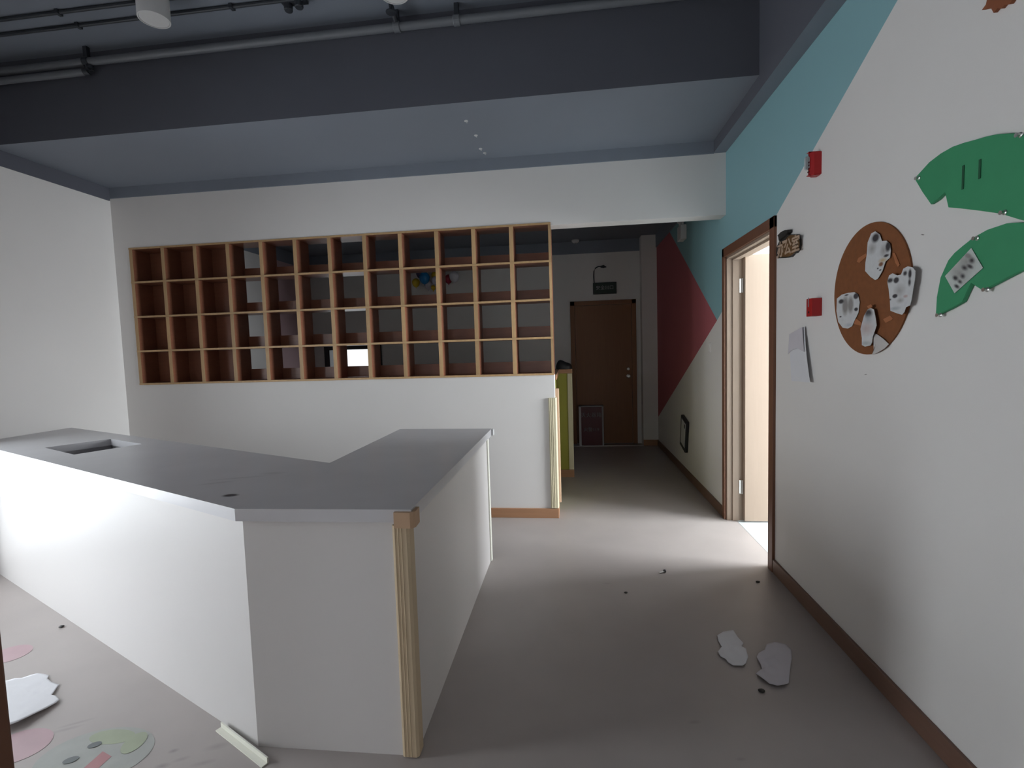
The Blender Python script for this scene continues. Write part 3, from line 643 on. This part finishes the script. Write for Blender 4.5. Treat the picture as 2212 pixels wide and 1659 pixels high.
cutout('board', leaf2, XR-0.001, 0.012, 'green_foam_board', l2, 0.0015)
pins = [((1985, 384.5), l1), ((2205, 291), l1), ((2170.5, 459), l1), ((2111, 514.5), l2), ((2133, 625.5), l2), ((2031.5, 680.5), l2)]
for p, par in pins:
    c = onX(p, XR-0.014)
    part(B().lathe((XR-0.0135, c.y, c.z), [(0.007, 0), (0.007, -0.002), (0.004, -0.004), (0.004, -0.009), (0.006, -0.012)], 14, 'x'), 'pin', 'steel', par)
cpts = [(2110.7,535),(2136.4,578),(2074,633),(2053,596)]
cm = onX((2093, 585), XR)
def card_hook(T, tc, bs):
    l = []
    for (x, y, rx, ry, c, s) in ((2100,565,22,16,MD,1.2),(2085,590,24,18,MD,1.2),(2112,562,7,6,DK,0.8),(2096,578,8,5,DK,0.8),(2076,600,7,5,DK,0.7),(2092,596,6,5,DK,0.8),(2108,575,8,4,DK,0.7),(2086,608,6,4,DK,0.8),(2104,552,9,5,MD,0.6),(2079,618,7,4,DK,0.7)):
        p = onX((x, y), XR); l.append((p.y-cm.y, p.z-cm.z, rx*0.0022, ry*0.0019, 0.5, c, s))
    return ellipses(T, tc, bs, (1, 2), l)
mat('print_card', (0.56, 0.60, 0.57), 0.55, 0.12, 70, hook=card_hook)
o = B().prism([onX(p, XR)-Vector((0.0145, 0, 0)) for p in cpts], (-0.0012, 0, 0)).obj('photo_card', 'print_card', origin=(XR-0.015, cm.y, cm.z))
tag(o, 'grey photo card pinned on the lower green leaf', 'photo')
# brown foam shape at the top right corner
bt = thing('foam_tuft', 'brown jagged foam shape on the wall at the top right corner', 'wall decoration', wp((2160, 28)))
cutout('board', [(2129,21),(2138,9),(2141,-4),(2132,-20),(2150,-45),(2185,-60),(2215,-48),(2205,-22),(2198,-4),(2190,8),(2178,10),(2171,18),(2163,17),(2155,27),(2149,16),(2140,19)], XR-0.001, 0.010, 'brown_foam', bt)

# ------------------------------------------------------------------ passage: signs, emergency light, extinguisher box
ys = YF-0.035
a, c = onY((1281, 611), ys), onY((1332, 634), ys)
es = thing('exit_sign', 'dark rectangular exit sign above the far door', 'sign', ((a.x+c.x)/2, ys, c.z))
part(B().box(a.x, c.x, ys, YF-0.012, c.z, a.z, 0.003), 'case', 'black_plastic', es)
part(B().box(a.x+0.01, c.x-0.01, ys-0.002, ys+0.001, c.z+0.01, a.z-0.01), 'face', 'green_sign', es)
text_mesh('lettering', '安全出口', 0.062, face_minus_y(((a.x+c.x)/2, ys-0.0025, (a.z+c.z)/2+0.004)), 'grey_label', es)
path = [onY(p, YF-0.02) for p in ((1283.5, 612), (1282.5, 596), (1283, 586), (1286, 579.5), (1292, 576), (1300, 575.5))]
part(B().tube(path, 0.008, 10), 'cable', 'dark_fitting', es, smooth=True)
e0, e1 = onY((1297, 573), YF-0.02), onY((1310, 579), YF-0.02)
part(B().tube([(e0.x, YF-0.02, (e0.z+e1.z)/2), ((e0.x+e1.x)/2, YF-0.02, (e0.z+e1.z)/2+0.002), (e1.x, YF-0.02, (e0.z+e1.z)/2-0.008)], [0.012, 0.022, 0.004], 12), 'plug', 'dark_fitting', es, smooth=True)
# extinguisher box
yx = 6.94
a, c = onY((1250, 877), yx), onY((1305, 957), yx)
ex_ = thing('fire_extinguisher_box', 'dark red fire extinguisher box with a pale frame before the far door', 'extinguisher box', ((a.x+c.x)/2, yx, 0))
part(B().box(a.x+0.012, c.x-0.012, yx+0.004, yx+0.12, 0.004, a.z-0.012, 0.004), 'body', 'red_cabinet', ex_)
part(B().box(a.x, a.x+0.032, yx-0.006, yx+0.125, 0.0, a.z, 0.003), 'frame_bar', 'white_plastic', ex_)
part(B().box(c.x-0.024, c.x, yx-0.006, yx+0.125, 0.0, a.z, 0.003), 'frame_bar', 'grey_label', ex_)
part(B().box(a.x, c.x, yx-0.006, yx+0.125, a.z-0.016, a.z, 0.003), 'frame_bar', 'grey_label', ex_)
mx = (a.x+c.x)/2
text_mesh('title_lettering', '灭火器箱', 0.072, face_minus_y((mx, yx+0.003, a.z*0.76)), 'white_letters', ex_)
text_mesh('number_lettering', '火警119', 0.062, face_minus_y((mx, yx+0.003, a.z*0.40)), 'white_letters', ex_)
# low evacuation sign on the right wall
ca = [onX(p, XR-0.03) for p in ((1470.5, 899), (1478.5, 964), (1486.5, 958), (1481, 896))]
ylo, yhi = 5.20, 5.44
lo = thing('wall_exit_box', 'small dark-edged evacuation box low on the passage wall', 'sign', (XR, 5.32, 0.28))
part(B().box(XR-0.035, XR, ylo, yhi, 0.285, 0.625, 0.01), 'case', 'black_plastic', lo)
part(B().box(XR-0.038, XR-0.034, ylo+0.012, yhi-0.055, 0.335, 0.60, 0.003), 'face', 'white_plastic', lo)
part(B().box(XR-0.041, XR-0.037, ylo+0.014, ylo+0.05, 0.545, 0.585, 0.003), 'button', 'black_plastic', lo)
lo.rotation_euler = (math.radians(12), 0, 0)
# emergency twin light
em = thing('emergency_light', 'pale twin-head emergency light high on the passage wall', 'emergency light', (XR, 5.27, 2.44))
part(B().box(XR-0.06, XR, 5.20, 5.36, 2.44, 2.585, 0.006), 'case', 'white_plastic', em)
for y in (5.215, 5.335): part(B().lathe((XR-0.035, y, 2.62), [(0.012, -0.035), (0.014, 0), (0.03, 0.012), (0.032, 0.035), (0.028, 0.037)], 18), 'lamp_head', 'white_plastic', em)
sm = onZ((1243, 524), 2.835)
q = thing('smoke_detector', 'small round detector on the dark passage ceiling', 'detector', (sm.x, sm.y, 2.82))
part(B().lathe((sm.x, sm.y, 2.869), [(0.052, 0), (0.052, -0.018), (0.036, -0.036), (0.03, -0.04)], 24), 'body', 'white_plastic', q, smooth=True)
part(B().lathe((sm.x, sm.y, 2.829), [(0.008, 0), (0.006, -0.005)], 12), 'indicator', 'grey_label', q)
wpz = wp((1533, 750))
q = thing('switch_plate', 'faint white switch plate on the wall below the pink tip', 'switch', (XR, wpz.y, wpz.z-0.043))
part(B().box(XR-0.009, XR, wpz.y-0.043, wpz.y+0.043, wpz.z-0.043, wpz.z+0.043, 0.002), 'plate', 'white_wall_paint', q)
part(B().box(XR-0.012, XR-0.008, wpz.y-0.016, wpz.y+0.016, wpz.z-0.03, wpz.z+0.03, 0.001), 'rocker', 'white_wall_paint', q)

# ------------------------------------------------------------------ balloons on the far wall
def balloon(px, d, m_, lab, dy=0.0):
    r = d/2; c = onY(px, YF-0.002-r-dy)
    t_ = thing('balloon', lab, 'balloon', (c.x, c.y, c.z-r*1.2), 'balloon cluster on the far wall')
    prof = []
    for k in range(17):
        a = math.pi*k/16; z = -math.cos(a); rr = math.sin(a)*(1.0 - 0.12*(1-z)*0.5 if z < 0 else 1.0)
        prof.append((max(r*rr, 0.002), r*(z*1.12)))
    part(B().lathe(c, prof, 24), 'skin', m_, t_, smooth=True)
    part(B().lathe(c - Vector((0, 0, r*1.12)), [(0.010, -0.014), (0.004, -0.003), (0.006, 0.006)], 12), 'knot', m_, t_)
balloon((908, 591), 0.13, 'balloon_navy', 'navy balloon behind the blue one')
balloon((917, 601), 0.155, 'balloon_blue', 'blue balloon in the middle of the cluster behind the shelf', 0.125)
balloon((940, 595.5), 0.115, 'balloon_yellow', 'bright yellow balloon beside the blue one')
balloon((898.5, 611), 0.115, 'balloon_yellow', 'yellow balloon at the left end of the cluster')
balloon((925.5, 615.5), 0.12, 'balloon_white', 'white balloon under the blue one', 0.01)
balloon((940, 606.5), 0.11, 'balloon_white', 'white balloon under the bright yellow one', 0.105)
balloon((936, 621.5), 0.07, 'balloon_yellow', 'small dull yellow balloon at the bottom of the cluster', 0.12)
balloon((981, 598), 0.145, 'balloon_white', 'white balloon at the right end of the cluster', 0.075)
balloon((969, 603), 0.12, 'balloon_red', 'dark red balloon behind the rightmost white one', 0.0)

# ------------------------------------------------------------------ floor: papers, strip, stickers, bits
def floor_paper(name, label, pxs, m_, lift, group, seed, curl_fn=None):
    pts = [onZ(p, 0) for p in pxs]; c = sum(pts, Vector())/len(pts)
    bm_ = bmesh.new(); n = len(pts); rings = 12; prev = None; vs = [bm_.verts.new(c)]
    allr = []
    for k in range(1, rings+1):
        allr.append([bm_.verts.new(c.lerp(p, k/rings)) for p in pts])
    for i in range(n): bm_.faces.new((vs[0], allr[0][i], allr[0][(i+1) % n]))
    for a, b2 in zip(allr, allr[1:]):
        for i in range(n): bm_.faces.new((a[i], b2[i], b2[(i+1) % n], a[(i+1) % n]))
    for v in bm_.verts:
        v.co.z = 0.003 + lift*(0.5+0.5*noise.noise(Vector((v.co.x*30+seed, v.co.y*30, seed)))) + (curl_fn(v.co) if curl_fn else 0)
    bmesh.ops.recalc_face_normals(bm_, faces=bm_.faces[:])
    bb_ = B(); bb_.bm.free(); bb_.bm = bm_
    o = bb_.obj(name, m_, smooth=True); tag(o, label, 'paper', group)
    md = o.modifiers.new('thickness', 'SOLIDIFY'); md.thickness = 0.0012; md.offset = 1
    return o
S = 3.464
def fpx(l): return [(1350+x/S, 1180+y/S) for x, y in l]
floor_paper('floor_paper', 'small white crumpled paper shape on the floor, nearer the counter', fpx([(690,680),(735,655),(810,640),(845,690),(886,735),(875,755),(905,780),(922,840),(905,885),(880,908),(810,905),(770,880),(755,855),(715,835),(695,805),(725,765),(700,720)]), 'white_paper', 0.012, 'paper shapes on the floor', 3)
floor_paper('floor_paper', 'larger lilac-white crumpled paper shape on the floor, nearer the right wall', fpx([(1060,750),(1120,730),(1200,745),(1245,785),(1250,860),(1240,905),(1230,985),(1225,1040),(1195,1055),(1140,1065),(1080,1045),(1020,1005),(980,965),(1025,935),(1015,895),(985,850),(1000,815),(1045,795)]), 'lilac_paper', 0.014, 'paper shapes on the floor', 9)
Q = 5.944
def lpx(l): return [(x/Q, 1380+y/Q) for x, y in l]
tornc = onZ((40, 1575), 0)
floor_paper('torn_paper', 'white torn sheet of paper on the floor beside the door leaf', lpx([(-250,640),(20,610),(110,590),(190,560),(280,545),(400,495),(480,465),(560,470),(630,480),(610,530),(660,570),(760,600),(710,680),(665,745),(720,755),(768,800),(720,850),(600,930),(480,1000),(330,1090),(230,1150),(160,1180),(-100,1250),(-250,1100)]), 'white_paper', 0.003, 'paper shapes on the floor', 5, lambda p: max(0.0, 0.022 - 0.12*max(0, (p.y-1.53) + 0.55*(p.x+2.12))))
# loose plastic strip leaning at the counter foot
a, c = onZ((482, 1562), 0.0), onZ((573, 1654), 0.0)
a.x += 0.006; a.y -= 0.03
d = (c-a).normalized(); s_ = Vector((-d.y, d.x, 0))*0.012
ls = thing('plastic_trim_strip', 'cream plastic trim strip lying on the floor by the counter foot', 'trim strip', ((a+c)/2))
part(B().prism([a-s_, a+s_, c+s_, c-s_], (0, 0, 0.004)), 'base_web', 'pale_foam', ls)
part(B().prism([a+s_*0.6, a+s_, c+s_, c+s_*0.6], (0, 0, 0.022)), 'upright_web', 'pale_foam', ls)
# floor stickers
def disc(name, c, rx, ry, an, m_, parent, z=0.0006, n=40, k=0.0):
    pts = []
    for i in range(n):
        t = 2*math.pi*i/n; u, v = rx*math.cos(t), ry*math.sin(t)
        pts.append((c.x+u*math.cos(an)-v*math.sin(an), c.y+u*math.sin(an)+v*math.cos(an), z))
    return part(B().prism(pts, (0, 0, 0.0004)), name, m_, parent)
FL = (0.385, 0.347, 0.33)
def fade(c, k=0.55): return tuple(FL[i]*(1-k)+c[i]*k for i in range(3))
mat('faded_pink_sticker', fade((0.55, 0.24, 0.33), 0.36), 0.5, 0.12, 9)
mat('faded_green_sticker', fade((0.27, 0.38, 0.19), 0.5), 0.5, 0.15, 14)
mat('faded_white_sticker', fade((0.30, 0.38, 0.35), 0.4), 0.5, 0.12, 16)
mat('faded_dark_sticker', fade((0.05, 0.08, 0.09), 0.75), 0.5, 0.1, 12)
mat('faded_red_sticker', fade((0.42, 0.13, 0.15), 0.7), 0.5, 0.12, 12)
c1 = onZ((32, 1413), 0); k1 = thing('floor_sticker', 'faded pink round floor sticker behind the torn paper', 'sticker', (c1.x, c1.y, 0), 'faded floor stickers')
disc('dot', onZ((22, 1413), 0), 0.085, 0.075, 0, 'faded_pink_sticker', k1)
c2 = onZ((45, 1600), 0); k2 = thing('floor_sticker', 'faded pink round floor sticker in front of the torn paper', 'sticker', (c2.x, c2.y, 0), 'faded floor stickers')
disc('dot', onZ((40, 1612), 0), 0.105, 0.085, 0, 'faded_pink_sticker', k2)
k3c = onZ((205, 1625), 0)
k3 = thing('floor_sticker', 'faded round floor sticker of a green smiling face', 'sticker', (k3c.x, k3c.y, 0), 'faded floor stickers')
disc('face', onZ((205, 1632), 0), 0.19, 0.13, 0.1, 'faded_white_sticker', k3, 0.0006)
disc('hair', onZ((243, 1592), 0), 0.085, 0.035, 0.05, 'faded_green_sticker', k3, 0.0010)
disc('ear', onZ((290, 1605), 0), 0.036, 0.05, 0.3, 'faded_green_sticker', k3, 0.0018)
disc('eye', onZ((204.5, 1610), 0), 0.021, 0.014, 0.45, 'faded_dark_sticker', k3, 0.0024)
disc('eye', onZ((153, 1643), 0), 0.023, 0.015, 0.45, 'faded_dark_sticker', k3, 0.0024)
mp_ = [onZ(p, 0.0012) for p in ((222, 1623), (241, 1634), (203, 1668), (180, 1660))]
part(B().prism(mp_, (0, 0, 0.0004)), 'mouth', 'faded_red_sticker', k3)
# small debris
sc = onZ((1431, 1238), 0)
q = thing('screw_cap', 'tiny metal screw on the bright patch of floor', 'screw', (sc.x, sc.y, 0))
part(B().tube([(sc.x-0.02, sc.y-0.008, 0.006), (sc.x+0.012, sc.y+0.006, 0.006)], 0.004, 10), 'shank', 'steel', q)
part(B().tube([(sc.x+0.012, sc.y+0.006, 0.010), (sc.x+0.018, sc.y+0.009, 0.010)], 0.010, 12), 'head', 'dark_fitting', q)
def crumb(px, r, lab):
    c = onZ(px, 0); bm_ = bmesh.new(); bmesh.ops.create_icosphere(bm_, subdivisions=2, radius=r)
    for v in bm_.verts: v.co = Vector((c.x + v.co.x*1.5, c.y + v.co.y*(1+0.3*random.random()), r*0.45 + v.co.z*0.5*(1+0.3*random.random())))
    mz = min(v.co.z for v in bm_.verts)
    for v in bm_.verts: v.co.z -= mz
    bb_ = B(); bb_.bm.free(); bb_.bm = bm_
    tag(bb_.obj('debris_crumb', 'plaque_dark', smooth=True), lab, 'debris', 'dark crumbs on the floor')
crumb((1645, 1494), 0.009, 'dark crumb just in front of the larger paper shape')
crumb((1352, 1281), 0.007, 'dark crumb on the open floor between counter and doorway')
crumb((133, 1355), 0.009, 'dark crumb on the floor along the bright counter front')
crumb((1637, 1258), 0.008, 'dark crumb beside the near foot of the door frame')
